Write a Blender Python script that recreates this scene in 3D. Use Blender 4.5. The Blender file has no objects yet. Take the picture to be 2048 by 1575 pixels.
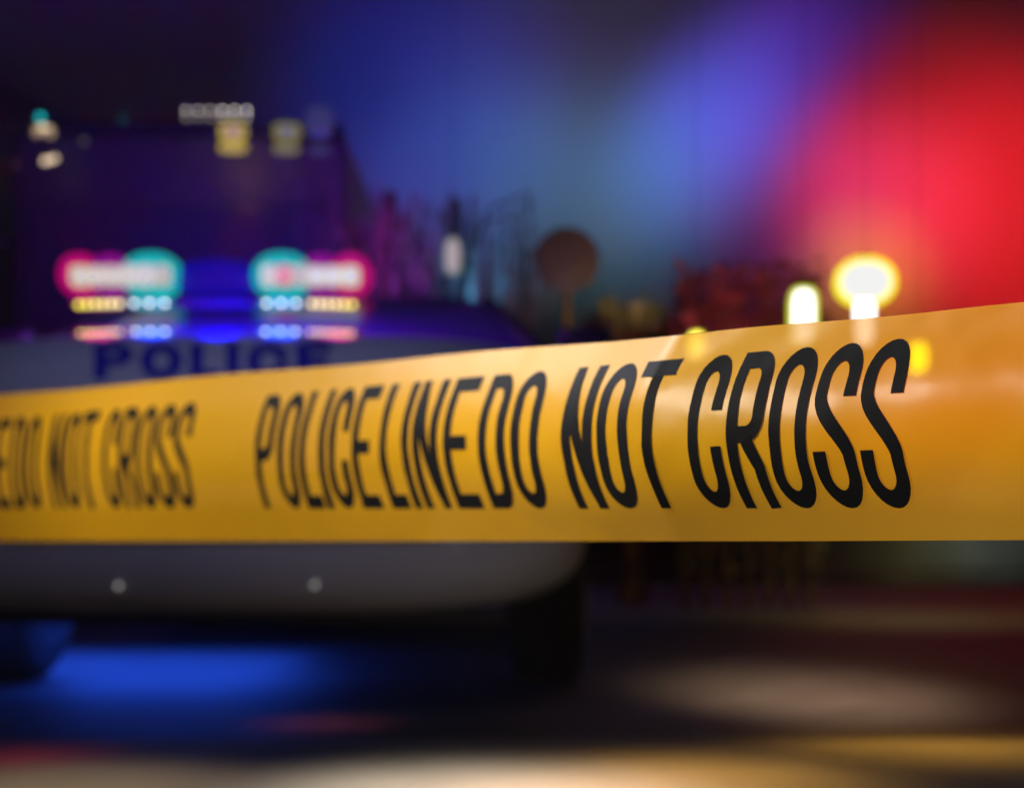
import bpy, bmesh, math, random
from mathutils import Vector, Matrix
from mathutils.bvhtree import BVHTree
from mathutils.noise import noise as pnoise
R = math.radians
PI = math.pi
rnd = random.Random(7)
sc = bpy.context.scene
C = sc.collection

# ------------------------------------------------------------------ camera
F = 2900.0                                   # focal length in pixels of the 2048 wide photograph
EYE = 0.45
cam_d = bpy.data.cameras.new("camera")
cam = bpy.data.objects.new("camera", cam_d); C.objects.link(cam)
cam.location = (0, 0, EYE); cam.rotation_euler = (R(90), 0, 0)
cam_d.sensor_width = 36; cam_d.lens = 36*F/2048
cam_d.shift_y = (1080-787.5)/2048
cam_d.clip_start = 0.02; cam_d.clip_end = 400
cam_d.dof.use_dof = True
cam_d.dof.focus_distance = 0.434
cam_d.dof.aperture_fstop = 10.4
sc.camera = cam
sc.render.resolution_x = 1024; sc.render.resolution_y = 787

# ------------------------------------------------------------------ night sky
w = bpy.data.worlds.new("World"); sc.world = w; w.use_nodes = True
nt = w.node_tree
sky = nt.nodes.new("ShaderNodeTexSky"); sky.sky_type = 'NISHITA'; sky.sun_disc = False
sky.sun_elevation = R(-4); sky.sun_rotation = R(200)
nt.links.new(sky.outputs[0], nt.nodes["Background"].inputs[0])
nt.nodes["Background"].inputs[1].default_value = 0.10

sc.view_settings.view_transform = 'Standard'; sc.view_settings.look = 'None'
sc.view_settings.exposure = 0; sc.view_settings.gamma = 1
cy = sc.cycles
cy.use_denoising = True; cy.denoiser = 'OPENIMAGEDENOISE'
cy.volume_bounces = 0; cy.max_bounces = 6; cy.diffuse_bounces = 2; cy.glossy_bounces = 3
cy.transparent_max_bounces = 12
cy.sample_clamp_indirect = 4; cy.sample_clamp_direct = 0
cy.use_adaptive_sampling = False

def P(px, py, Y):
    """world point at distance Y that the photograph shows at pixel px, py"""
    return Vector(((px-1024)/F*Y, Y, EYE+(1080-py)/F*Y))

# ------------------------------------------------------------------ lamps' light
def lamp_light(name, kind, loc, power, col, parent=None, size=0.03, aim=None, angle=60, blend=1.0, size_y=None, spread=None):
    d = bpy.data.lights.new(name, kind); d.energy = power; d.color = col
    if kind == 'AREA':
        d.size = size
        if spread: d.spread = R(spread)
        if size_y: d.shape = 'RECTANGLE'; d.size_y = size_y
    else:
        d.shadow_soft_size = size
    o = bpy.data.objects.new(name, d); C.objects.link(o); o.location = loc
    if aim is not None:
        o.rotation_euler = (Vector(aim)-Vector(loc)).to_track_quat('-Z', 'Y').to_euler()
    if kind == 'SPOT':
        d.spot_size = R(angle); d.spot_blend = blend
    return o

# added unseen fill lights for the tape: front, rim, red wash and low front
lamp_light("tape_fill_light", 'AREA', (-0.48, 0.44, 0.86), 1.95, (1, .95, .86), size=.22, aim=(-.08, .60, .47), spread=95)
for q in ((.10, 1.0, 1.13), (0, 1.06, 1.13), (-.12, 1.12, 1.12), (-.22, 1.18, 1.11), (-.32, 1.25, 1.10), (-.42, 1.32, 1.09), (-.52, 1.40, 1.08), (-.64, 1.5, 1.07)):
    lamp_light("tape_rim_fill", 'AREA', q, .30+.4*max(0, -q[0]-.3), (.88, .9, 1.0), size=.24, aim=(.02, .52, .52), spread=120)
lamp_light("tape_red_fill", 'SPOT', (.62, .72, .84), 55, (1, .05, .14), aim=(.14, .41, .575), angle=17, size=.02)
lamp_light("tape_fill_light", 'AREA', (-0.95, 0.95, 0.92), 3.2, (1, .95, .86), size=.28, aim=(-.42, 1.30, .47), spread=110)
lamp_light("tape_low_fill", 'AREA', (.16, 0.08, 0.20), .28, (1, .97, .80), size=.12, aim=(.10, .46, .45), spread=110)
lamp_light("bonnet_fill_light", 'SPOT', (-.72, 2.8, 1.9), 17, (.42, .45, 1.0), aim=(-.74, 3.85, 1.0), angle=86, size=.2)  # added unseen bluish fill on the bonnet

# added unseen spots that put the blue and red glow on the far wall
WALL = 17.5
def wash(name, px, py, rad, L, src=None):
    """an added unseen spot that throws a soft pool of colour on the far wall; L = the glow wanted there"""
    tgt = P(px, py, WALL); src = Vector(src) if src else Vector((tgt.x*.6, 8.2, 5.6))
    d = tgt-src; D = d.length; cs = abs(d.normalized().y); m = max(L)
    pw = m*PI/.40*10.5*D*D/cs
    lamp_light(name, 'SPOT', src, pw, tuple(c/m for c in L), aim=tgt, angle=math.degrees(2*math.atan(1.35*rad/F*WALL/D)), blend=1, size=.5)
for px, py, r_, L in ((1290, 390, 140, (.012, .06, .16)), (1385, 300, 150, (.03, .07, .40)), (1470, 205, 145, (.04, .04, .38)), (1560, 110, 140, (.04, .015, .20)), (1650, 15, 150, (.03, .005, .11)), (1330, 330, 270, (.003, .010, .05)),
                      (850, 230, 280, (.001, .014, .20)), (950, 370, 200, (.006, .045, .14)), (740, 540, 240, (.02, .002, .05))):
    wash("blue_wall_wash", px, py, r_, L)
wash("teal_wall_wash", 1170, 390, 220, (.012, .062, .05)); wash("grey_wall_wash", 1180, 130, 300, (.020, .018, .026))
for px, py, r_, L in ((1930, 385, 320, (.44, .004, .010)), (2090, 430, 280, (.42, .005, .006)), (1765, 400, 185, (.42, .022, .06)), (1600, 400, 200, (.09, .008, .08)), (1735, 548, 95, (.40, .24, .0))):  # last one puts an orange halo on the wall behind the floodlight
    wash("warm_wall_wash", px, py, r_, L)
wash("white_wall_wash", 1975, 1075, 110, (.20, .25, .22), src=(4.3, 12.5, 1.0)); wash("white_wall_wash", 1840, 1120, 110, (.12, .11, .04), src=(3.6, 12.5, 1.0))

# ------------------------------------------------------------------ materials
MATS = {}
def mat(name, col, rough=.5, metal=0, emit=None, strength=1.0, bump=0, bscale=30, var=0, vscale=8, coat=0, trans=0):
    if name in MATS: return MATS[name]
    m = bpy.data.materials.new(name); m.use_nodes = True; n = m.node_tree; b = n.nodes["Principled BSDF"]
    b.inputs["Base Color"].default_value = (*col, 1); b.inputs["Roughness"].default_value = rough
    b.inputs["Metallic"].default_value = metal; b.inputs["Coat Weight"].default_value = coat
    if emit:
        b.inputs["Emission Color"].default_value = (*emit, 1); b.inputs["Emission Strength"].default_value = strength
    tc = n.nodes.new("ShaderNodeTexCoord")
    if var:
        t = n.nodes.new("ShaderNodeTexNoise"); t.inputs["Scale"].default_value = vscale; t.inputs["Detail"].default_value = 6
        n.links.new(tc.outputs["Object"], t.inputs["Vector"])
        r = n.nodes.new("ShaderNodeValToRGB")
        r.color_ramp.elements[0].position = .3; r.color_ramp.elements[1].position = .7
        r.color_ramp.elements[0].color = (*[c*(1-var) for c in col], 1); r.color_ramp.elements[1].color = (*[min(1, c*(1+var)) for c in col], 1)
        n.links.new(t.outputs[0], r.inputs[0]); n.links.new(r.outputs[0], b.inputs["Base Color"])
    if bump:
        t = n.nodes.new("ShaderNodeTexNoise"); t.inputs["Scale"].default_value = bscale; t.inputs["Detail"].default_value = 5
        n.links.new(tc.outputs["Object"], t.inputs["Vector"])
        bp = n.nodes.new("ShaderNodeBump"); bp.inputs["Strength"].default_value = bump; bp.inputs["Distance"].default_value = .02
        n.links.new(t.outputs[0], bp.inputs["Height"]); n.links.new(bp.outputs[0], b.inputs["Normal"])
    MATS[name] = m
    return m
def glow(name, col, s=1.0):
    return mat(name, (.02, .02, .02), .4, emit=col, strength=s)

M_white = mat("white_paint", (.50, .51, .55), .5, coat=.08, var=.04, vscale=3)
M_roof = mat("roof_paint", (.10, .10, .12), .7)
M_navy = mat("navy_vinyl", (.010, .006, .40), .5)
M_black = mat("black_plastic", (.012, .012, .014), .45, bump=.1, bscale=200)
M_rubber = mat("tyre_rubber", (.012, .012, .012), .85, bump=.4, bscale=90)
M_glass = mat("dark_glass", (.004, .004, .01), .06, coat=.3)
M_wind = mat("windscreen_blue_glow", (.08, .07, .22), .25)  # blue of the light bar's glow put into the base colour
M_chrome = mat("bright_metal", (.55, .56, .58), .2, metal=1)
M_lens = mat("clear_lens", (.2, .21, .24), .45)
M_redpaint = mat("fire_red_paint", (.25, .01, .01), .35, coat=.5, var=.1)
M_engine = mat("dark_engine_paint", (.05, .045, .05), .5)
M_cabglass = mat("cab_glass", (.045, .045, .06), .3)
M_post = mat("black_post", (.012, .012, .012), .7)
M_steel = mat("galvanised_steel", (.3, .31, .32), .45, metal=.8, var=.15, vscale=15)
M_bark = mat("rough_bark", (.10, .065, .04), .95, bump=.9, bscale=14, var=.5, vscale=7)
M_hedge = mat("hedge_leaves", (.06, .06, .03), .6, var=.4, vscale=5)
M_leaf = mat("dark_leaves", (.05, .08, .035), .6, var=.4, vscale=3)
M_leaf2 = mat("pale_leaves", (.09, .11, .06), .55, var=.4, vscale=4)

# ------------------------------------------------------------------ mesh helpers
class MB:
    def __init__(s): s.v = []; s.f = []
    def add(s, vs, fs):
        k = len(s.v); s.v += [tuple(v) for v in vs]; s.f += [tuple(i+k for i in f) for f in fs]; return s
    def box(s, c, d, rz=0, bev=0):
        bm = bmesh.new(); bmesh.ops.create_cube(bm, size=1)
        bmesh.ops.scale(bm, vec=d, verts=bm.verts)
        if bev: bmesh.ops.bevel(bm, geom=list(bm.edges), offset=bev, segments=3, affect='EDGES', profile=.5)
        if rz: bmesh.ops.rotate(bm, cent=(0, 0, 0), matrix=Matrix.Rotation(rz, 3, 'Z'), verts=bm.verts)
        bmesh.ops.translate(bm, vec=c, verts=bm.verts)
        return s.bm(bm)
    def bm(s, bm):
        bm.verts.index_update()
        s.add([v.co[:] for v in bm.verts], [[v.index for v in f.verts] for f in bm.faces]); bm.free(); return s
    def ball(s, c, r, seg=20, ring=12):
        r = Vector((r, r, r)) if not hasattr(r, '__len__') else Vector(r); c = Vector(c)
        vs = [c+Vector((0, 0, r.z))]; fs = []
        for i in range(1, ring):
            a = PI*i/ring
            for j in range(seg):
                b = 2*PI*j/seg
                vs.append(c+Vector((r.x*math.sin(a)*math.cos(b), r.y*math.sin(a)*math.sin(b), r.z*math.cos(a))))
        vs.append(c-Vector((0, 0, r.z)))
        for j in range(seg): fs.append((0, 1+j, 1+(j+1) % seg))
        for i in range(ring-2):
            for j in range(seg):
                a = 1+i*seg+j; b = 1+i*seg+(j+1) % seg; fs.append((a, a+seg, b+seg, b))
        L = len(vs)-1; k = 1+(ring-2)*seg
        for j in range(seg): fs.append((k+j, L, k+(j+1) % seg))
        return s.add(vs, fs)
    def tube(s, pts, rad, seg=10, cap=True):
        pts = [Vector(p) for p in pts]; n = len(pts)
        if not hasattr(rad, '__len__'): rad = [rad]*n
        vs = []; fs = []
        for i, p in enumerate(pts):
            d = (pts[min(i+1, n-1)]-pts[max(i-1, 0)]).normalized()
            a = d.cross(Vector((0, 0, 1)) if abs(d.z) < .9 else Vector((0, 1, 0))).normalized(); b = d.cross(a)
            for j in range(seg):
                t = 2*PI*j/seg; vs.append(p+rad[i]*(a*math.cos(t)+b*math.sin(t)))
        for i in range(n-1):
            for j in range(seg):
                k = i*seg; fs.append((k+j, k+(j+1) % seg, k+seg+(j+1) % seg, k+seg+j))
        if cap:
            fs.append(tuple(range(seg))[::-1]); fs.append(tuple((n-1)*seg+j for j in range(seg)))
        return s.add(vs, fs)
    def lathe(s, c, prof, axis='Z', seg=32):
        """prof = (radius, offset along the axis)"""
        c = Vector(c); vs = []; fs = []
        for r, h in prof:
            for j in range(seg):
                t = 2*PI*j/seg; x, y = r*math.cos(t), r*math.sin(t)
                vs.append(c+(Vector((x, y, h)) if axis == 'Z' else Vector((x, h, y)) if axis == 'Y' else Vector((h, x, y))))
        for i in range(len(prof)-1):
            for j in range(seg):
                k = i*seg; fs.append((k+j, k+(j+1) % seg, k+seg+(j+1) % seg, k+seg+j))
        fs.append(tuple(range(seg))); fs.append(tuple((len(prof)-1)*seg+j for j in range(seg)))
        return s.add(vs, fs)
    def build(s, name, m, parent=None, smooth=True, sharp=35):
        me = bpy.data.meshes.new(name); me.from_pydata(s.v, [], s.f); me.validate()
        bm = bmesh.new(); bm.from_mesh(me); bmesh.ops.recalc_face_normals(bm, faces=bm.faces)
        if smooth:
            for f in bm.faces: f.smooth = True
            for e in bm.edges:
                if len(e.link_faces) == 2 and e.calc_face_angle(0) > R(sharp): e.smooth = False
        bm.to_mesh(me); bm.free()
        me.materials.append(m)
        o = bpy.data.objects.new(name, me); C.objects.link(o)
        if parent: o.parent = parent
        return o
def tag(o, label=None, cat=None, group=None, kind=None):
    if label: o["label"] = label
    if cat: o["category"] = cat
    if group: o["group"] = group
    if kind: o["kind"] = kind
    return o
def empty(name, loc, label, cat, group=None):
    o = bpy.data.objects.new(name, None); C.objects.link(o); o.location = loc
    o.empty_display_size = .1
    return tag(o, label, cat, group)
def reparent_origin(root):
    """the parts were built in world coordinates: keep them there under a moved root"""
    bpy.context.view_layer.update()
    for ch in root.children: ch.matrix_parent_inverse = root.matrix_world.inverted()

# ------------------------------------------------------------------ ground
def flat(name, x0, x1, y0, y1, z, m, nx=1, ny=1):
    b = MB(); vs = []; fs = []
    for j in range(ny+1):
        for i in range(nx+1): vs.append((x0+(x1-x0)*i/nx, y0+(y1-y0)*j/ny, z))
    for j in range(ny):
        for i in range(nx): k = j*(nx+1)+i; fs.append((k, k+1, k+nx+2, k+nx+1))
    return b.add(vs, fs).build(name, m)
M_asphalt = mat("damp_asphalt", (.04, .04, .042), .55, bump=.35, bscale=160, var=.3, vscale=5)
M_pave = mat("pavement_concrete", (.07, .068, .065), .8, bump=.3, bscale=60, var=.2, vscale=3)
tag(flat("road", -60, 60, -20, 16, 0, M_asphalt), kind="structure")
tag(MB().box((0, 16.6, .05), (120, 2.0, .15), bev=.02).build("pavement", M_pave), kind="structure")
wl = empty("backdrop", (0, WALL, 0), "blank warehouse wall behind everything, added to carry the blue and red glow", "backdrop wall")  # added far wall that catches the coloured glow
M_wall = mat("rendered_wall", (.40, .40, .40), .9, var=.06, vscale=.5)
MB().box((0, WALL+.6, 5.6), (60, 1.2, 11.2)).build("wall", M_wall, wl)
MB().box((0, WALL+.5, 11.35), (60.4, 1.5, .3), bev=.03).build("parapet", M_pave, wl)
MB().box((0, WALL-.03, .45), (60, .06, .9), bev=.01).build("plinth", M_pave, wl)
for k in (-12, -4, 12): MB().tube([(k*2+.3, WALL-.08, .1), (k*2+.3, WALL-.08, 11)], .06).build("downpipe", M_pave, wl)

tag(flat("ground", -150, 150, -60, 200, -.03, mat("dark_soil", (.04, .035, .03), .95)), kind="structure")
tag(flat("concrete_apron", -30, 30, -12, 3.25, .004, mat("pale_concrete", (.26, .25, .23), .7, bump=.25, bscale=70, var=.25, vscale=2)), kind="structure")  # pale sheet added so the ground pools come out brighter
M_line = mat("road_paint", (.6, .6, .57), .6, var=.15, vscale=10)

# ------------------------------------------------------------------ lettering
def arc(cx, cy, rx, ry, a0, a1, n=14):
    return [(cx+rx*math.cos(R(a0+(a1-a0)*i/n)), cy+ry*math.sin(R(a0+(a1-a0)*i/n))) for i in range(n+1)]
def glyph(ch, W, H, sx, sy, ryf=.13):
    """centre lines of the strokes of a condensed gothic letter, box 0..W x 0..H; (closed, points)"""
    l, r, b, t = sx/2, W-sx/2, sy/2, H-sy/2
    rx = (r-l)/2; ry = min(H*ryf, (t-b)/2); cx = (l+r)/2
    top = arc(cx, t-ry, rx, ry, 0, 180); bot = arc(cx, b+ry, rx, ry, 180, 360)
    if ch == 'O': return [(True, top+bot)]
    if ch == 'C': return [(False, [(r, H*.635)]+top+bot+[(r, H*.40)])]
    if ch == 'I': return [(False, [(W/2, 0), (W/2, H)])]
    if ch == 'L': return [(False, [(l, 0), (l, H)]), (False, [(l+sx/2, b), (W, b)])]
    if ch == 'T': return [(False, [(0, t), (W, t)]), (False, [(W/2, 0), (W/2, H-sy)])]
    if ch == 'E': return [(False, [(l, 0), (l, H)])]+[(False, [(l+sx/2, y), (W*(1 if y != H/2 else .9), y)]) for y in (b, H/2, t)]
    if ch == 'N': return [(False, [(l, 0), (l, H)]), (False, [(r, 0), (r, H)]), (False, [(l, H-sy*.3), (r, sy*.3)])]
    rr = rx*1.0
    if ch == 'D':
        return [(False, [(l, 0), (l, H)]), (False, [(l+sx/2, t)]+[(r-rr, t)]+arc(r-rr, t-ry, rr, ry, 90, 0)+arc(r-rr, b+ry, rr, ry, 0, -90)+[(l+sx/2, b)])]
    if ch in 'PR':
        m = H*.47
        out = [(False, [(l, 0), (l, H)]), (False, [(l+sx/2, t), (r-rr, t)]+arc(r-rr, t-ry*.8, rr, ry*.8, 90, 0)+arc(r-rr, m+ry*.8, rr, ry*.8, 0, -90)+[(l+sx/2, m)])]
        if ch == 'R': out.append((False, [(W*.52, m-sy*.3), (W*.80, m*.55), (W-sx*.52, 0)]))
        return out
    if ch == 'S':
        q = H*.30
        pts = [(r, H*.675)]+arc(cx, t-ry, rx, ry, 0, 180)
        y0, y1 = H*.70, H*.30
        for i in range(1, 17):
            k = i/17; e = k*k*(3-2*k)
            pts.append((l+(r-l)*e, y0+(y1-y0)*k))
        pts += arc(cx, b+ry, rx, ry, 0, -180)+[(l, H*.345)]
        return [(False, pts)]
def strip(path, closed, sx, sy, step):
    """a band of quads along the centre line, sx wide across and sy thick up-down"""
    p = [Vector((a/sx, b/sy)) for a, b in path]
    if closed: p.append(p[0])
    q = [p[0]]; st = step
    for a, b in zip(p, p[1:]):
        n = max(1, int((b-a).length/st))
        if (b-a).length < 1e-6: continue
        for i in range(1, n+1): q.append(a+(b-a)*i/n)
    if closed: q = q[:-1]
    n = len(q); L = []; Rr = []
    for i in range(n):
        if closed: d = q[(i+1) % n]-q[i-1]
        else: d = q[min(i+1, n-1)]-q[max(i-1, 0)]
        d.normalize(); nn = Vector((-d.y, d.x))*.5
        L.append(q[i]+nn); Rr.append(q[i]-nn)
    vs = [(v.x*sx, v.y*sy) for v in L+Rr]; fs = []
    for i in range(n if closed else n-1):
        j = (i+1) % n; fs.append((i, j, n+j, n+i))
    return vs, fs
def letters(mb, word, W, H, sx, sy, place, step=.25, ryf=.13):
    """word = [(char, x of its left edge, width)]; place(x, y, layer) -> 3-D point"""
    for ch, x0, wd in word:
        for k, (closed, path) in enumerate(glyph(ch, wd, H, sx, sy, ryf)):
            vs, fs = strip(path, closed, sx, sy, step)
            mb.add([place(x0+a, b, k) for a, b in vs], fs)

# ------------------------------------------------------------------ barrier tape
def hpx(x): return 230+.091*(x-560)
def tape_xy(x):
    Y = .05*F/hpx(x); return Vector(((x-1024)/F*Y, Y))
T0 = tape_xy(2048); TD = (tape_xy(0)-T0).normalized()
def plan(t):
    """the tape runs off to the left and drifts a little farther back than a straight line"""
    p = T0+TD*t; return p*(1+1.0*max(0, min(1.3, (1280-(1024+F*p.x/p.y))/1280)))
NRM = Vector((-TD.y, TD.x));
if NRM.y < 0: NRM = -NRM
def x_of_t(t):
    """photo column whose plan point lies t metres left of the frame's right edge"""
    p = plan(t); return 1024+F*p.x/p.y
def tape_point(t, V, off=0.0):
    """V runs 0..1 over the lettering band, beyond it over the margins"""
    p = plan(t); x = 1024+F*p.x/p.y; h = hpx(x)
    k = (V-.5)/.5; a = abs(k)
    b = .0118*(k*k if a < 1.1 else 1.21+(a-1.1)*2.2)
    b *= min(1.0, .62+.38*max(0, min(1, (x+200)/1500)))
    b += .0016*pnoise(Vector((t*14, V*1.3, 3.1)))+.0008*pnoise(Vector((t*55+V*2, V*2.2, 9.0)))+.00035*pnoise(Vector((t*130-V*5, V*4, 2.0)))
    lean = 0
    if x < 900 and V > .3: lean = .0035*(V-.3)*min(1, (900-x)/500)
    q = p+NRM*(b-off)-TD*lean
    ypx = 1016-V*h
    z = EYE+(1080-ypx)/F*q.y
    return Vector((q.x, q.y, z))
def v_top(t):
    x = x_of_t(t); h = hpx(x); y = 787-.0915*x+3*math.sin(x*.012)*.6; return (1016-y)/h
def v_bot(t):
    x = x_of_t(t); h = hpx(x); return -(65.5-2.5*max(0, (x-1500)/548))/h
mt = bpy.data.materials.new("yellow_film"); mt.use_nodes = True
n = mt.node_tree; pb = n.nodes["Principled BSDF"]; out = n.nodes["Material Output"]
YEL = (.86, .43, .008, 1)
pb.inputs["Base Color"].default_value = YEL; pb.inputs["Roughness"].default_value = .42
pb.inputs["Coat Weight"].default_value = .16
pb.inputs["Specular IOR Level"].default_value = .3; pb.inputs["Coat Roughness"].default_value = .22
tr = n.nodes.new("ShaderNodeBsdfTranslucent"); tr.inputs[0].default_value = (.95, .45, .02, 1)
tp = n.nodes.new("ShaderNodeBsdfTransparent"); tp.inputs[0].default_value = (1, .92, .75, 1)
m1 = n.nodes.new("ShaderNodeMixShader"); m1.inputs[0].default_value = .25
m2 = n.nodes.new("ShaderNodeMixShader"); m2.inputs[0].default_value = .12
tc = n.nodes.new("ShaderNodeTexCoord")
nz = n.nodes.new("ShaderNodeTexNoise"); nz.inputs["Scale"].default_value = 38; nz.inputs["Detail"].default_value = 3
mp = n.nodes.new("ShaderNodeMapping"); mp.inputs["Scale"].default_value = (1, 1, .35)
bp = n.nodes.new("ShaderNodeBump"); bp.inputs["Strength"].default_value = .25; bp.inputs["Distance"].default_value = .002
n.links.new(tc.outputs["Object"], mp.inputs[0]); n.links.new(mp.outputs[0], nz.inputs[0])
n.links.new(nz.outputs[0], bp.inputs["Height"]); n.links.new(bp.outputs[0], pb.inputs["Normal"])
n.links.new(pb.outputs[0], m1.inputs[1]); n.links.new(tr.outputs[0], m1.inputs[2])
n.links.new(m1.outputs[0], m2.inputs[1]); n.links.new(tp.outputs[0], m2.inputs[2]); n.links.new(m2.outputs[0], out.inputs[0])
b = MB(); vs = []; fs = []
tA, tB, NT, NV = -.16, 2.1, 700, 34
for i in range(NT+1):
    t = tA+(tB-tA)*i/NT
    a, c = v_bot(t), v_top(t)
    for j in range(NV+1): vs.append(tape_point(t, a+(c-a)*j/NV))
for i in range(NT):
    for j in range(NV): k = i*(NV+1)+j; fs.append((k, k+1, k+NV+2, k+NV+1))
tape = b.add(vs, fs).build("barrier_tape", mt, sharp=180)
tag(tape, "yellow plastic barrier tape printed with black capitals, stretched across the front", "barrier tape")
WORD = [('P', 35.4, 1.32), ('O', 33.8, 1.32), ('L', 32.25, 1.15), ('I', 30.95, .42), ('C', 30.3, 1.32), ('E', 28.72, 1.25),
        ('L', 26.95, 1.1), ('I', 25.6, .42), ('N', 24.95, 1.45), ('E', 23.15, 1.4),
        ('D', 21.25, 1.36), ('O', 19.6, 1.36), ('N', 17.08, 1.4), ('O', 15.45, 1.36), ('T', 13.98, 1.5),
        ('C', 11.52, 1.36), ('R', 9.92, 1.4), ('O', 8.32, 1.4), ('S', 6.72, 1.42), ('S', 5.14, 1.42)]
M_ink = mat("black_ink", (.008, .008, .009), .62)
M_ink.node_tree.nodes['Principled BSDF'].inputs['Specular IOR Level'].default_value = .06
for rep in range(-1, 4):
    mb = MB()
    wd = [(ch, -(tl+36.9*rep)/100, wdt/100) for ch, tl, wdt in WORD if -.14 < (tl+36.9*rep)/100 < 2.05]
    letters(mb, wd, 0, .05, .0042, .0054,
            lambda x, y, k: tape_point(-x, y/.05, .00025+.00008*k), ryf=.15)
    if mb.v: mb.build("printed_lettering", M_ink, tape, sharp=180)

# ------------------------------------------------------------------ police car
CX, CYF = (434-1024)/F*3.74, 3.74
car = empty("police_car", (CX, CYF, 0), "white police car with its roof light bar lit red and blue", "police car")
prof = [  # y, half width, bottom, top
    (-.045, .30, .42, .62), (-.04, .60, .36, .70), (-.02, .84, .30, .77), (.0, .90, .275, .81), (.03, .935, .262, .875), (.08, .955, .258, .935),
    (.16, .965, .255, .985), (.26, .972, .25, 1.015), (.38, .978, .25, 1.032), (.6, .982, .25, 1.05), (.9, .985, .25, 1.075), (1.15, .985, .25, 1.085),
    (1.6, .985, .25, 1.075), (2.6, .985, .25, 1.07), (3.6, .985, .25, 1.075), (4.3, .975, .26, 1.08), (4.7, .95, .30, 1.06), (4.88, .90, .34, .98), (4.93, .75, .42, .85)]
def lerp_prof(y):
    for a, c in zip(prof, prof[1:]):
        if a[0] <= y <= c[0]:
            k = (y-a[0])/(c[0]-a[0]); return [p+(q-p)*k for p, q in zip(a[1:], c[1:])]
    return list(prof[-1][1:] if y > 0 else prof[0][1:])
NS = 72
def section(y):
    hw, zb, zt = lerp_prof(y); zm = .62 if zt > .75 else (zb+zt)/2
    crown = .0
    o = []
    for j in range(NS):
        a = 2*PI*j/NS; c, s_ = math.cos(a), math.sin(a)
        if s_ >= 0: e = 2/4.2; z = zm+(zt-zm)*abs(s_)**e
        else: e = 2/4.6; z = zm-(zm-zb)*abs(s_)**e
        x = hw*math.copysign(abs(c)**e, c)
        o.append(Vector((CX+x, CYF+y, z)))
    return o
ys = sorted(set([p[0] for p in prof]+[-.03, -.01, .015, .045, .06, .1, .12, .14, .2, .23, .3, .34, .45, .5, .75, 1.0, 1.3, 2.0, 3.0, 4.0, 4.5, 4.8]))
vs = []; fs = []
for y in ys: vs += section(y)
for i in range(len(ys)-1):
    for j in range(NS): k = i*NS; fs.append((k+j, k+(j+1) % NS, k+NS+(j+1) % NS, k+NS+j))
fs.append(tuple(range(NS))); fs.append(tuple((len(ys)-1)*NS+j for j in range(NS)))
body = MB().add(vs, fs).build("body", M_white, car, sharp=60)
bvh = BVHTree.FromPolygons([v.co for v in body.data.vertices], [tuple(p.vertices) for p in body.data.polygons])
def on_front(X, Z, off):
    """from the front: the body surface met by a sight line at height Z over the nose plane"""
    o = Vector((0, 0, EYE)); d = (Vector((X, CYF, Z))-o).normalized()
    h = bvh.ray_cast(o, d)
    if h[0] is None: return Vector((X, CYF, Z))
    nn = h[1] if h[1].dot(d) < 0 else -h[1]
    return h[0]+nn*off
# word on the bonnet's front slope
cw = [('P', 188, 80), ('O', 281, 84), ('L', 380, 58), ('I', 452, 27), ('C', 494, 84), ('E', 592, 70)]
S1 = 3.74/F
mb = MB()
letters(mb, [(c, (x-1024)*S1, wd*S1) for c, x, wd in cw], 0, 72*S1, 27*S1, 17*S1,
        lambda x, y, k: on_front(x, EYE+(1080-759)*S1+y, .003+.0012*k), step=.2, ryf=.32)
mb.build("bonnet_lettering", M_navy, car, sharp=180)
def on_body_patch(name, cx, cz, wx, wz, m, off, depth=.0, nx=10, nz=4, skew=0):
    vs = []; fs = []
    for j in range(nz+1):
        for i in range(nx+1):
            u, v = -1+2*i/nx, -1+2*j/nz
            X = cx+wx/2*u; Z = cz+wz/2*v+skew*u
            vs.append(on_front(X, Z, off))
    for j in range(nz):
        for i in range(nx): k = j*(nx+1)+i; fs.append((k, k+1, k+nx+2, k+nx+1))
    o = MB().add(vs, fs).build(name, m, car, sharp=180)
    md = o.modifiers.new("Solidify", 'SOLIDIFY'); md.thickness = .012; md.offset = 0
    return o
on_body_patch("grille", CX, .70, .95, .17, M_black, .004, nx=20, nz=6)
for k in range(5): on_body_patch("grille_bar", CX, .635+.032*k, .93, .009, M_chrome, .014, nx=20, nz=2)
on_body_patch("lower_intake", CX, .50, 1.1, .09, M_black, .004, nx=20, nz=4)
for s in (-1, 1):
    on_body_patch("headlight", CX+s*.70, .73, .26, .12, M_lens, .006, skew=s*.02)
    on_body_patch("fog_lamp", CX+s*.72, .50, .13, .07, M_lens, .006)
# two glints on the bumper, shaped as tiny glowing discs
for px, py in ((238, 1170), (630, 1168)):
    p = on_front((px-1024)*S1, EYE+(1080-py)*S1, .004)
    o = MB().lathe(p, [(.004, .003), (.005, 0), (.005, -.003), (.003, -.004)], 'Y', 20).build("bumper_glint", glow("glint_glow", (1, .98, .9), .6), car)
# dark sill / splitter below the bumper
MB().box((CX, CYF+.14, .245), (1.5, .12, .03), bev=.01).build("front_splitter", M_black, car)
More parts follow.
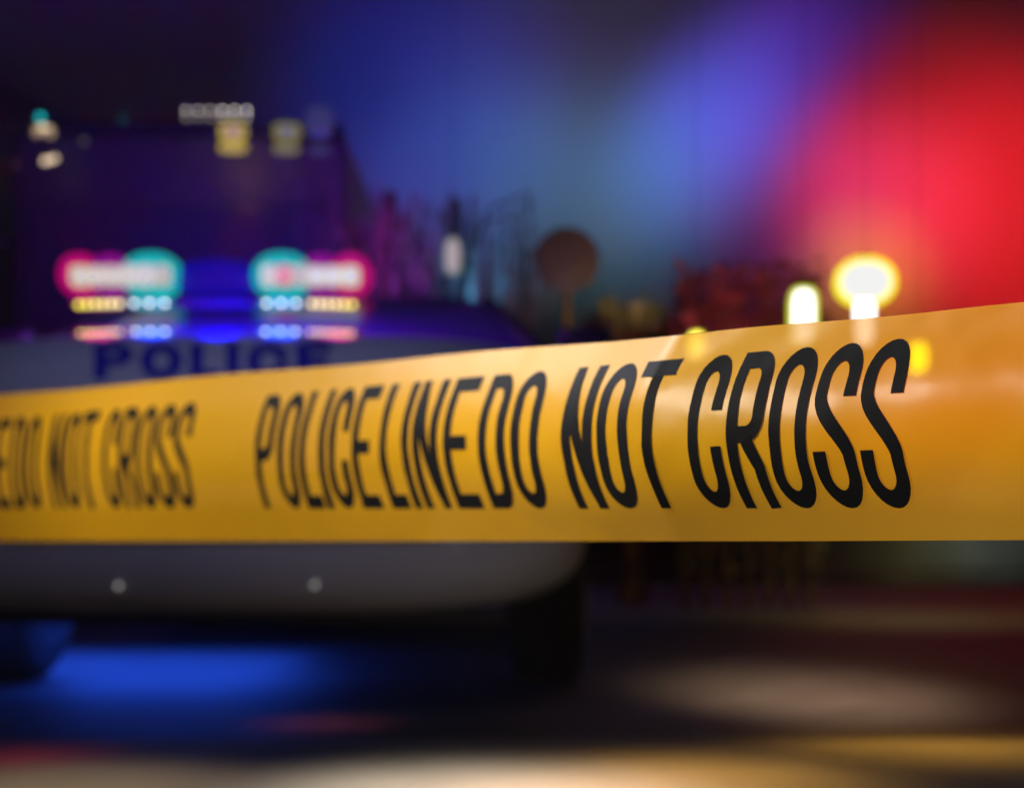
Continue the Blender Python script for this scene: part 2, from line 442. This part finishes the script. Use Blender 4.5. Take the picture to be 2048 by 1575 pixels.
# greenhouse
def quadgrid(c4, nx=10, ny=8, bulge=0, d=(0, -1, 0)):
    a, b_, c, e = [Vector(v) for v in c4]; d = Vector(d); vs = []; fs = []
    for j in range(ny+1):
        for i in range(nx+1):
            u, v = i/nx, j/ny
            p = (a*(1-u)+b_*u)*(1-v)+(e*(1-u)+c*u)*v
            vs.append(p+d*bulge*(4*u*(1-u))*(.5+.5*4*v*(1-v)))
    for j in range(ny):
        for i in range(nx): k = j*(nx+1)+i; fs.append((k, k+1, k+nx+2, k+nx+1))
    return vs, fs
def G(x, y, z): return Vector((CX+x, CYF+y, z))
b0, b1, r0, r1 = 1.12, 4.25, 1.96, 3.75
BW, RW, BZ, RZ = .86, .66, 1.07, 1.385
for s in (-1, 1): MB().tube([G(s*BW, b0, BZ), G(s*(RW+.01), r0, RZ)], .028).build("windscreen_pillar", M_black, car)
rf = MB(); vs = []; fs = []
for j in range(13):
    for i in range(17):
        u, v = -1+2*i/16, j/12
        vs.append(G((RW+.02)*u, r0-.02+(r1-r0+.04)*v, RZ+.03*(1-u**4)*(1-(2*v-1)**4)**.5*(.4+.6*(1-abs(2*v-1)**3))))
for j in range(12):
    for i in range(16): k = j*17+i; fs.append((k, k+1, k+18, k+17))
o = rf.add(vs, fs).build("roof", M_roof, car, sharp=180); md = o.modifiers.new("Solidify", 'SOLIDIFY'); md.thickness = .03
MB().add(*quadgrid([G(-BW, b0, BZ), G(BW, b0, BZ), G(RW, r0, RZ), G(-RW, r0, RZ)], bulge=.08)).build("windscreen", M_wind, car)
MB().add(*quadgrid([G(-BW, b1, BZ), G(BW, b1, BZ), G(RW, r1, RZ), G(-RW, r1, RZ)], bulge=.06, d=(0, 1, 0))).build("rear_window", M_glass, car)
for s in (-1, 1):
    for (ya, yb, ra, rb) in ((b0+.02, 2.30, r0, 2.32), (2.40, 3.35, 2.40, 3.35), (3.43, b1-.04, 3.43, r1)):
        MB().add(*quadgrid([G(s*BW, ya, BZ), G(s*BW, yb, BZ), G(s*RW, rb, RZ), G(s*RW, ra, RZ)], bulge=.02, d=(s, 0, 0))).build("side_window", M_glass, car)
    for yy in (2.35, 3.39):
        MB().tube([G(s*BW, yy, BZ), G(s*RW, yy, RZ)], .04).build("door_pillar", M_white, car)
    MB().tube([G(s*BW, b1, BZ), G(s*RW, r1, RZ)], .04).build("rear_pillar", M_white, car)
    mm = MB().box(G(s*1.02, 1.35, 1.13), (.20, .09, .13), bev=.03).build("door_mirror", M_black, car)
    MB().tube([G(s*.86, 1.36, 1.08), G(s*.96, 1.36, 1.11)], .016).build("mirror_arm", M_black, mm)
    MB().box(G(s*.92, 2.22, .92), (.14, .14, .025), bev=.01).build("door_handle", M_chrome, car)
    for wy in (.95, 3.85):
        wh = MB().lathe(G(s*.86, wy, .335), [(.20, -.12), (.30, -.12), (.33, -.10), (.335, 0), (.33, .10), (.30, .125), (.22, .13), (.20, .11)], 'X', 40).build("wheel", M_rubber, car)
        MB().lathe(G(s*.86, wy, .335), [(.05, s*.10), (.08, s*.11), (.21, s*.135), (.225, s*.12), (.21, s*.08)], 'X', 40).build("rim", M_steel, wh)
        vs = []; fs = []
        for k in range(25):
            a = PI*k/24
            for rr, xx in ((.345, .94), (.345, 1.0), (.385, 1.0), (.385, .94)):
                vs.append(G(s*xx, wy+rr*math.cos(a), .335+rr*math.sin(a)))
        for k in range(24):
            for j in range(4): fs.append((k*4+j, k*4+(j+1) % 4, k*4+4+(j+1) % 4, k*4+4+j))
        MB().add(vs, fs).build("wheel_arch_lip", M_black, car)

# roof light bar and the two bead rows for its reflections
def mmp(Y): return Y/F
LB = 5.72
G_mag = glow("magenta_halo", (.50, .0, .15), 1.0); G_mag2 = glow("purple_halo", (.24, .0, .22), 1.0)
bar = MB().box((CX, LB+.10, EYE+(1080-600)*mmp(LB)), (590*mmp(LB), .22, .022), bev=.012).build("light_bar", M_black, car)
for px in (190, 670): MB().box((P(px, 608, LB+.1)), (.07, .16, .03), bev=.01).build("bar_foot", M_black, bar)
G_cell = glow("lamp_white", (.62, .58, .55), 1.0); G_cellR = glow("lamp_white_bright", (.66, .66, .70), 1.0)
G_cellpk = glow("lamp_pink", (.75, .26, .24), 1.0)
G_yel = glow("lamp_yellow_rim", (.62, .62, .02), 1.0); G_teal = glow("teal_halo", (.0, .43, .42), 1.0)
def pill(name, x0, x1, y0, y1, Y, m, parent, depth=.05, n=4):
    """a rounded glowing shape from column x0 to x1"""
    c = P((x0+x1)/2, (y0+y1)/2, Y); wd, hg = (x1-x0)*mmp(Y), (y1-y0)*mmp(Y)
    vs = []; fs = []; N = 36; rings = [(0, 1.0), (.5, 1.0), (.8, .93), (1, .75)]
    for dz, k in rings:
        for j in range(N):
            a = 2*PI*j/N; ca, sa = math.cos(a), math.sin(a)
            vs.append((c.x+wd/2*k*math.copysign(abs(ca)**(2/n), ca), c.y+depth*(.5-dz), c.z+hg/2*k*math.copysign(abs(sa)**(2/n), sa)))
    for i in range(3):
        for j in range(N): fs.append((i*N+j, i*N+(j+1) % N, i*N+N+(j+1) % N, i*N+N+j))
    fs.append(tuple(range(N))); fs.append(tuple(3*N+j for j in range(N)))
    return MB().add(vs, fs).build(name, m, parent)
for xa, xb, gm in ((118, 200, G_mag), (180, 262, G_mag2), (604, 680, G_mag2), (660, 742, G_mag)):  # magenta halo of the lamps, shaped as glowing pills
    pill("magenta_halo_pill", xa, xb, 507, 592, LB+.16, gm, bar, .10, 2.2)
pill("blue_glow_pill", 352, 514, 520, 596, LB+.14, glow("deep_blue_glow", (.0, .0, .24), 1.0), bar, .08, 3)  # blue glow between the lamps, shaped as a glowing pill
for xa, xb in ((246, 358), (508, 618)):  # teal halo of the lamps, shaped as glowing pills
    pill("teal_halo_pill", xa-4, xb+4, 504, 597, LB+.12, G_teal, bar, .10, 2.2)
for i, (xa, xb) in enumerate(((142, 176), (178, 208), (210, 240), (617, 647), (649, 680), (682, 717))):
    rim = pill("fringe_rim", xa-1, xb+1, 531, 571, LB+.06, G_yel if i in (0, 5) else glow("lamp_warm_rim", (.55, .42, .2)), bar, .06, 5)  # glowing pill that paints the coloured fringe round each cell
    pill("lamp_cell", xa+1, xb-1, 534, 568, LB-.01, G_cell if i < 3 else G_cellR, rim, .04, 5)
for i, (xa, xb) in enumerate(((243, 273), (275, 306), (308, 340), (522, 550), (552, 583), (585, 616))):
    pill("lamp_cell", xa, xb, 529, 571, LB-.02, [G_cell, G_cell, glow("lamp_cream", (.5, .46, .38)), G_cell, G_cellpk, glow("lamp_cream", (.5, .46, .38))][i], bar, .04, 5)
def bead_row(name, Y, y, reds, blues, r, parent, k_=1.0):  # lamp reflections modelled as glowing beads, their halos as strips
    rw = MB().box(P(432, y+2, Y+.05), (580*mmp(Y), .03, .02), bev=.006).build(name, M_black, parent)
    pill("blue_glow_strip", 348, 514, y-9*k_, y+8*k_, Y+.03, glow("deep_blue_glow", (.0, .0, .24), 1.0), rw, .02, 3)
    for x0, x1, nn in reds:
        pill("magenta_halo_strip", x0-15, x1+15, y-11*k_, y+10*k_, Y+.03, glow("magenta_strip_glow", (.24, .0, .09), 1.0), rw, .02, 2.5)
        for i in range(nn):
            k = i/(nn-1); px = x0+(x1-x0)*k
            yel = min(1, max(0, (abs(px-432)-180)/95))
            c = (.85, .80-.05*yel, .32-.31*yel)
            g = glow("bead_yellow_%d" % int(yel*12), c, 3.0)
            MB().ball(P(px, y+3*max(0, (abs(px-432)-200)/90), Y), (r*mmp(Y), .01, r*mmp(Y)*k_)).build("bead", g, rw)
    for x0, x1, nn in blues:
        pill("cyan_halo_strip", x0-13, x1+13, y-10*k_, y+8*k_, Y+.02, glow("cyan_strip_glow", (0, .42, .48), 1.0), rw, .02, 2.5)
        for i in range(nn):
            MB().ball(P(x0+(x1-x0)*i/(nn-1), y-1, Y-.01), (r*mmp(Y)*.7, .01, r*mmp(Y)*.6)).build("bead", glow("bead_white", (1.0, .98, 1.0), 4.5), rw)
bead_row("visor_reflection_row", 5.10, 607, ((158, 238, 6), (624, 704, 6)), ((268, 329, 3), (533, 592, 3)), 5.5, car)
bead_row("dash_reflection_row", 4.78, 664, ((162, 238, 7), (622, 702, 7)), ((272, 330, 3), (531, 590, 3)), 4.2, car, .62)
lamp_light("engine_wash_light", 'SPOT', P(432, 545, 6.3), 230, (0, .0, 1), aim=P(432, 540, 9.7), angle=74, size=.3)  # added unseen spots, a blue and magenta wash on the engine front
lamp_light("engine_wash_light", 'SPOT', P(180, 545, 6.3), 45, (1, .0, .55), aim=P(170, 500, 9.7), angle=60, size=.2)
lamp_light("engine_wash_light", 'SPOT', P(680, 545, 6.3), 70, (.3, .0, 1), aim=P(700, 500, 9.7), angle=60, size=.2)
lamp_light("engine_wash_light", 'SPOT', P(780, 600, 7.2), 70, (.02, .05, 1), aim=P(650, 260, 9.7), angle=64, size=.2)
# coloured light given off by the bar, thrown up and back
for px, cc, pw in ((160, (1, .0, .20), 26), (215, (.9, .0, .5), 18), (300, (.0, .05, 1), 40), (432, (.0, .008, 1), 50), (562, (.0, .05, 1), 40), (650, (.8, .0, .6), 22), (704, (1, .0, .24), 30)):
    q = P(px, 548, LB-.12); lamp_light("light_bar_glow", 'SPOT', q, pw, cc, aim=q+Vector((0, -.3, 1)), angle=165, size=.08)
for px, cc, pw in ((190, (1, 0, .25), 22), (300, (0, .01, 1), 60), (432, (.0, .0, 1), 110), (560, (0, .01, 1), 60), (675, (1, 0, .35), 22)):  # added unseen lights that colour the windscreen and the air before it
    q = P(px, 600, 4.92); lamp_light("visor_fill", 'SPOT', q, pw, cc, aim=q+Vector((0, .1, 1)), angle=150, size=.06)
    lamp_light("bonnet_fill", 'POINT', P(px, 600, 4.7), pw*.32, cc, size=.05)
reparent_origin(car); reparent_origin(wl)

# ------------------------------------------------------------------ fire engine behind
TY = 9.7
tx0, tx1 = P(10, 0, TY).x, P(690, 0, TY).x
tcx = (tx0+tx1)/2; tw = tx1-tx0
eng = empty("fire_engine", (tcx, TY, 0), "tall dark fire engine with amber and white roof lamps behind the police car", "fire engine")
ztop = EYE+(1080-255)/F*TY
MB().box((tcx, TY+3.6, ztop/2+.25), (tw, 7.0, ztop-.5), bev=.08).build("body", M_engine, eng)
MB().box((tcx, TY+.05, 1.15), (tw*.98, .12, 1.2), bev=.04).build("bumper", M_steel, eng)
MB().box((tcx, TY+.06, 2.3), (tw*.88, .06, .8), bev=.03).build("windscreen", M_cabglass, eng)
for s in (-1, 1):
    MB().tube([(tcx+s*tw*.5, TY+.3, 2.5), (tcx+s*(tw*.5+.22), TY+.2, 2.5)], .02).build("mirror_arm", M_black, eng)
    MB().box((tcx+s*(tw*.5+.25), TY+.2, 2.3), (.12, .1, .45), bev=.03).build("mirror", M_black, eng)
    for wy in (1.3, 5.4):
        MB().lathe((tcx+s*(tw*.5-.16), TY+wy, .5), [(.3, -.14), (.47, -.14), (.5, -.1), (.5, .1), (.47, .15), (.28, .15), (.25, .1)], 'X', 32).build("wheel", M_rubber, eng)
for zz in (.9, 1.2, 1.5): MB().box((tcx, TY-.03, zz), (tw*.6, .03, .08), bev=.01).build("grille_bar", M_chrome, eng)
MB().box((tcx, TY+.35, EYE+(1080-236)/F*TY), (tw*.96, .3, .06), bev=.02).build("roof_bar", M_black, eng)
def elamp(x0, x1, y0, y1, inner, rimc, Y=TY-.12, n=4, rim=4):
    r_ = pill("roof_lamp", x0-rim, x1+rim, y0-rim, y1+rim, Y+.05, rimc, eng, .05, n)
    pill("lamp_lens", x0+rim, x1-rim, y0+rim, y1-rim, Y, inner, r_, .04, n)
elamp(442, 488, 250, 276, glow("mauve_lens", (.30, .17, .24)), glow("amber_rim", (.48, .36, .0)))
elamp(442, 488, 289, 300, glow("mauve_lens", (.30, .17, .24)), glow("amber_rim", (.48, .36, .0)), rim=4)
elamp(550, 596, 250, 276, glow("slate_lens", (.12, .12, .2)), glow("olive_rim", (.19, .17, .0)))
elamp(550, 594, 291, 303, glow("slate_lens", (.12, .12, .2)), glow("olive_rim", (.19, .17, .0)), rim=3)
pill("side_lamp", 612, 664, 212, 276, TY-.12, glow("dim_violet", (.028, .03, .11)), eng, .05, 3)
pill("side_lamp", 618, 660, 294, 308, TY-.12, glow("dim_violet", (.028, .03, .11)), eng, .05, 3)
for i in range(6):
    for yy, g in ((221, .9), (235, .4)):
        g *= (1.0 if i > 2 else .6)
        MB().ball(P(372+24.3*i, yy, TY-.1), (.010, .012, .010)).build("marker_light", glow("bead_grey_%d" % int(g*10), (.62*g, .55*g, .52*g), 6.5), eng)
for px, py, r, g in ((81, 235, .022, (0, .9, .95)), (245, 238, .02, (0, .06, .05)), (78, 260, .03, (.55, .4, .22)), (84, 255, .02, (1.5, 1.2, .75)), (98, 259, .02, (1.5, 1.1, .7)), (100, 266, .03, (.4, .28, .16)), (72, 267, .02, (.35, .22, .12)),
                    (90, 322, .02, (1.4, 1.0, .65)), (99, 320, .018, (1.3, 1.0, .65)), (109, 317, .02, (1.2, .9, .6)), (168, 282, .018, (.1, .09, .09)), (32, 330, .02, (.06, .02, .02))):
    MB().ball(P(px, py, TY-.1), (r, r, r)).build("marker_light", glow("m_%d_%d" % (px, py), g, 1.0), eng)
lamp_light("engine_amber", 'POINT', P(465, 270, TY-.35), 1.5, (1, .45, .05), size=.05)
lamp_light("engine_red", 'SPOT', P(500, 205, TY-.25), 25, (1, .02, .05), size=.03, aim=P(470, 560, TY-.1), angle=40)
reparent_origin(eng)

# ------------------------------------------------------------------ lamps to the right
def standing_lamp(name, label, cat, px, y_head, head_w, head_h, Y, lens, rimm, group=None, post_r=.02, stem=None, n=2.4, rim=5, stem_m=None):
    base = P(px, 0, Y); z = EYE+(1080-y_head)/F*Y
    r_ = empty(name, (base.x, Y, z), label, cat, group)
    hh = (head_h/2+rim)/F*Y
    MB().tube([(base.x, Y+.02, z+hh-.01), (base.x, Y+.02, 5.2)], .0015, 6).build("hanging_cable", M_post, r_)
    MB().lathe((base.x, Y+.02, z+hh-.005), [(.014, 0), (.014, .01), (.006, .025), (.003, .03)], 'Z', 20).build("cable_cap", M_post, r_)
    hs = pill("lamp_head", px-head_w/2-rim, px+head_w/2+rim, y_head-head_h/2-rim, y_head+head_h/2+rim, Y+.02, rimm, r_, .10, n)
    pill("lens", px-head_w/2, px+head_w/2, y_head-head_h/2, y_head+head_h/2, Y-.05, lens, hs, .05, n)
    if stem:
        pill("lit_stem", px+stem[0]-stem[1]/2, px+stem[0]+stem[1]/2, stem[2], stem[3], Y-.03, stem_m or lens, r_, .05, 5)
    reparent_origin(r_)
    return r_
G_y = glow("yellow_edge", (1.0, .85, .02), 1.0)
standing_lamp("flood_lamp", "large round white floodlight with yellow rim and lit stem, brightest of the hanging lamps", "floodlight", 1733, 562, 100, 78, 6.3, glow("flood_lens", (.9, .9, .88), 1), glow("flood_edge", (1.0, .92, .0), 1.4), stem=(-3, 34, 596, 688), n=2.2, rim=10, stem_m=glow("stem_lens", (1, .98, .92), 3.5))
standing_lamp("flood_lamp", "tall narrow white lamp with a yellow edge left of the round floodlight", "floodlight", 1608, 632, 38, 104, 6.3, glow("tube_lens", (1, .99, .95), 2.6), glow("tube_edge", (.8, .85, .02), 1.2), n=4, rim=7)
standing_lamp("warning_lamp", "yellow warning lamp showing through the tape above the letter C", "warning lamp", 1393, 690, 30, 48, 6.3, glow("amber_lens", (1, .85, .1), 4.0), G_y, n=2.5, rim=3, group="yellow warning lamps behind the tape")
standing_lamp("warning_lamp", "yellow warning lamp showing through the tape right of the last letter S", "warning lamp", 1838, 714, 34, 60, 6.3, glow("amber_lens_bright", (1, .85, .0), 8), G_y, n=2.5, rim=3, group="yellow warning lamps behind the tape")
standing_lamp("street_lantern", "dim pinkish upright lantern hanging beside the willow branches", "lantern", 905, 511, 26, 66, 8.7, glow("lantern_lens", (.42, .34, .36), 1.0), glow("lantern_edge", (.12, .2, .17), 1.0), n=2.6, rim=4)
lamp_light("flood_glow", 'SPOT', P(1733, 562, 6.5), 80, (1, .42, .05), aim=P(1733, 400, 8), angle=160, size=.08)

for Y, nm in ((6.32, "nearer overhead wire that the white and yellow lamps hang from"), (8.72, "farther overhead wire that the pinkish lantern hangs from")):
    tag(MB().tube([(-9+18*k/24, Y, 5.2+.9*((k-12)/12)**2*(1 if abs(k-12) > 6 else .25)) for k in range(25)], .006, 8).build("overhead_wire", M_post), nm, "wire")
# round sign, dim
rs = empty("round_sign", (P(1133, 0, 8.6).x, 8.6, 0), "dim round brown traffic sign on a post in the middle distance", "road sign")
c = P(1133, 520, 8.6)
MB().tube([(c.x, 8.65, 0), (c.x, 8.65, c.z+.12)], .03, 12).build("post", M_steel, rs)
MB().lathe(c, [(.18, .02), (.195, .01), (.195, -.01), (.18, -.015)], 'Y', 48).build("disc", mat("brown_face", (.09, .075, .08), .5), rs)
lamp_light("sign_fill_light", 'SPOT', P(1133, 640, 7.8), 5, (1, .75, .7), size=.05, aim=c, angle=26, blend=.6)  # added unseen fill on the sign
reparent_origin(rs)

# ------------------------------------------------------------------ trees, hedge
def tree(x, y, h, r, label, seed, leafm=M_leaf, n=1500, lean=0, group=None, crown_r=None):
    q = random.Random(seed); root = empty("tree", (x, y, 0), label, "tree", group)
    pts = [(x+lean*k/8+.06*q.uniform(-1, 1), y+.06*q.uniform(-1, 1), h*.75*k/8) for k in range(9)]
    t_ = MB().tube(pts, [r*(1-.75*k/8)*(1+.15*q.uniform(-1, 1)) for k in range(9)], 14)
    cr = crown_r or h*.33
    for k in range(9):
        a = q.uniform(0, 2*PI); s_ = Vector(pts[q.randint(4, 8)]); e = s_+Vector((math.cos(a)*cr*.8, math.sin(a)*cr*.8, q.uniform(.1, .5)*cr*1.5))
        t_.tube([s_, (s_+e)/2+Vector((0, 0, .1)), e], [r*.3, r*.2, r*.06], 8)
    t_.build("trunk", M_bark, root)
    cb = MB(); cc = Vector((x+lean, y, h*.72))
    cl = [(cc+Vector((q.gauss(0, cr*.5), q.gauss(0, cr*.5), q.gauss(0, cr*.45))), q.uniform(.25, .5)*cr) for _ in range(16)]
    for _ in range(n):
        c_, rr = q.choice(cl); d = Vector((q.gauss(0, 1), q.gauss(0, 1), q.gauss(0, 1))).normalized()*rr*q.uniform(.5, 1)
        p = c_+d; a = Vector((q.gauss(0, 1), q.gauss(0, 1), q.gauss(0, 1))).normalized(); b_ = a.cross(Vector((q.gauss(0, 1), q.gauss(0, 1), q.gauss(0, 1)))).normalized()
        L = q.uniform(.06, .13)
        cb.add([p-a*L, p+b_*L*.4, p+a*L, p-b_*L*.4], [(0, 1, 2, 3)])
    cb.build("crown", leafm, root, smooth=False)
    reparent_origin(root)
    return root
def willow(px, Y, h, label, seed, xs):
    q = random.Random(seed); x = P(px, 0, Y).x; root = empty("willow_tree", (x, Y, 0), label, "tree", "hanging willow trees")
    t_ = MB().tube([(x+.05*q.uniform(-1, 1), Y, h*k/7) for k in range(8)], [.13*(1-.6*k/7) for k in range(8)], 12)
    cb = MB()
    for k in range(xs):
        a = q.uniform(0, 2*PI); rr = q.uniform(.15, .95)
        top = Vector((x+math.cos(a)*rr, Y+math.sin(a)*rr, h*q.uniform(.82, 1.0)))
        if k % 6 == 0: t_.tube([(x, Y, h*.75), ((x+top.x)/2, (Y+top.y)/2, h*.95), top], [.02, .012, .006], 6)
        z = top.z; ln = q.uniform(.5, .85)*h; p = top.copy(); w_ = q.uniform(.006, .014); sw = q.uniform(-.03, .03)
        N = 14; L = []
        for i in range(N+1):
            L.append(Vector((p.x+sw*(i/N)**2+.01*math.sin(i+k), p.y, z-ln*i/N)))
        for i in range(N):
            for s_ in (-1, 1):
                d = Vector((s_*w_*q.uniform(.7, 1.6), q.uniform(-.02, .02), -ln/N*.9))
                cb.add([L[i], L[i]+d*.5+Vector((s_*w_*.4, 0, 0)), L[i]+d+Vector((0, 0, -.03)), L[i+1]], [(0, 1, 2, 3)])
    t_.build("trunk", M_bark, root); cb.build("crown", M_leaf2, root, smooth=False)
    reparent_origin(root)
willow(770, 9.6, 2.75, "hanging willow lit blue and magenta, nearer the light bar", 3, 60)
willow(900, 10.0, 2.8, "hanging willow lit pale blue, behind the pinkish lantern", 4, 46)
lamp_light("willow_fill_light", 'SPOT', P(800, 650, 8.6), 80, (.6, .05, .9), aim=P(760, 430, 9.6), angle=60, size=.04)  # added unseen fill lights on the willows
lamp_light("willow_fill_light", 'SPOT', P(950, 650, 8.8), 90, (.1, .3, .9), aim=P(960, 400, 10.2), angle=60, size=.04)
tree(P(1262, 0, 10.5).x, 10.5, 2.6, .10, "rough barked tree lit warm brown beside the round sign", 11, M_leaf, 500, crown_r=.35)
lamp_light("trunk_fill_light", 'SPOT', P(1330, 600, 9.4), 90, (1, .55, .25), aim=P(1265, 570, 10.5), angle=40, size=.03)  # added unseen warm fill on the trunk
# hedge
def hedge(x0, x1, y, z1, label, seed):
    q = random.Random(seed); root = empty("hedge", ((x0+x1)/2, y, 0), label, "hedge")
    cb = MB(); n_ = 2200
    for _ in range(n_):
        p = Vector((q.uniform(x0, x1), y+q.uniform(-.25, .25), q.uniform(.05, 1)**.7*z1*(1+.06*math.sin(q.random()*9))))
        a = Vector((q.gauss(0, 1), q.gauss(0, 1), q.gauss(0, 1))).normalized(); b_ = a.cross(Vector((q.gauss(0, 1), q.gauss(0, 1), q.gauss(0, 1)))).normalized(); L = q.uniform(.03, .07)
        cb.add([p-a*L, p+b_*L*.5, p+a*L, p-b_*L*.5], [(0, 1, 2, 3)])
    cb.build("foliage", M_hedge, root, smooth=False)
    st = MB()
    for k in range(7): xx = x0+(x1-x0)*(k+.5)/7; st.tube([(xx, y, 0), (xx+q.uniform(-.1, .1), y, z1*.9)], [.03, .01], 6)
    st.build("stems", M_bark, root)
    reparent_origin(root)
hedge(P(1350, 0, 9.5).x, P(1640, 0, 9.5).x, 9.5, EYE+(1080-560)/F*9.5, "low clipped hedge lit red below the red glow", 31)

lamp_light("hedge_fill_light", 'SPOT', P(1480, 560, 7.6), 170, (1, .04, .12), aim=P(1460, 630, 9.5), angle=56, size=.05)  # added unseen red fill on the hedge
# ------------------------------------------------------------------ added unseen spots that make pools of light on the ground
def pool(px, py, col, pw, hgt=1.9, angle=40, dx=0, dy=0):
    Y = EYE*F/(py-1080); x = (px-1024)/F*Y
    lamp_light("ground_fill_spot", 'SPOT', (x+dx, Y+dy, hgt), pw, col, aim=(x, Y, 0), angle=angle, size=.15)
pool(930, 1590, (1, .84, .66), 60, angle=66, hgt=.74)
pool(1150, 1600, (1, .55, .30), 44, angle=54, hgt=.74)
pool(1400, 1560, (1, .52, .10), 30, angle=60, hgt=.74)
pool(100, 1590, (1, .72, .42), 16, angle=64, hgt=.74)
pool(640, 1445, (1, .16, .16), 26, angle=26, hgt=.6, dy=-.1)
pool(30, 1520, (1, .05, .1), 8, angle=30, hgt=.7)
bx = (1620-1024)/F*4.35
lamp_light("ground_fill_spot", 'SPOT', (bx*.9, 2.0, 1.45), 1900, (1, .62, .36), aim=(bx, 4.25, 0), angle=22, size=.2)
pool(1850, 1485, (1, .5, .06), 30, angle=60, hgt=.8)
pool(1830, 1225, (.9, .8, .25), 45, angle=110, hgt=1.7)
lamp_light("under_car_fill", 'AREA', (-1.50, 5.3, .235), 24, (.02, .10, 1), size=1.3, size_y=1.5, aim=(-1.50, 5.3, 0))  # added unseen blue lights for the pool beneath the car
lamp_light("under_car_fill", 'AREA', (-1.02, 5.0, .235), 2.2, (.02, .10, 1), size=.7, size_y=.6, aim=(-1.02, 5.0, 0))
lamp_light("under_car_fill", 'SPOT', (-1.45, 3.98, .22), 7, (.02, .10, 1), aim=(-1.60, 4.8, .08), angle=120, size=.05)

# ------------------------------------------------------------------ haze
hz = MB().box((0, 22, 6.0), (70, 60, 14)).build("haze", mat("x", (0, 0, 0)), smooth=False)
hm = bpy.data.materials.new("haze_air"); hm.use_nodes = True; hn = hm.node_tree
for nd in list(hn.nodes):
    if nd.type == 'BSDF_PRINCIPLED': hn.nodes.remove(nd)
pv = hn.nodes.new("ShaderNodeVolumePrincipled"); pv.inputs["Color"].default_value = (.9, .92, 1, 1); pv.inputs["Density"].default_value = .0018
hn.links.new(pv.outputs[0], hn.nodes["Material Output"].inputs["Volume"])
hz.data.materials.clear(); hz.data.materials.append(hm)
tag(hz, kind="stuff")
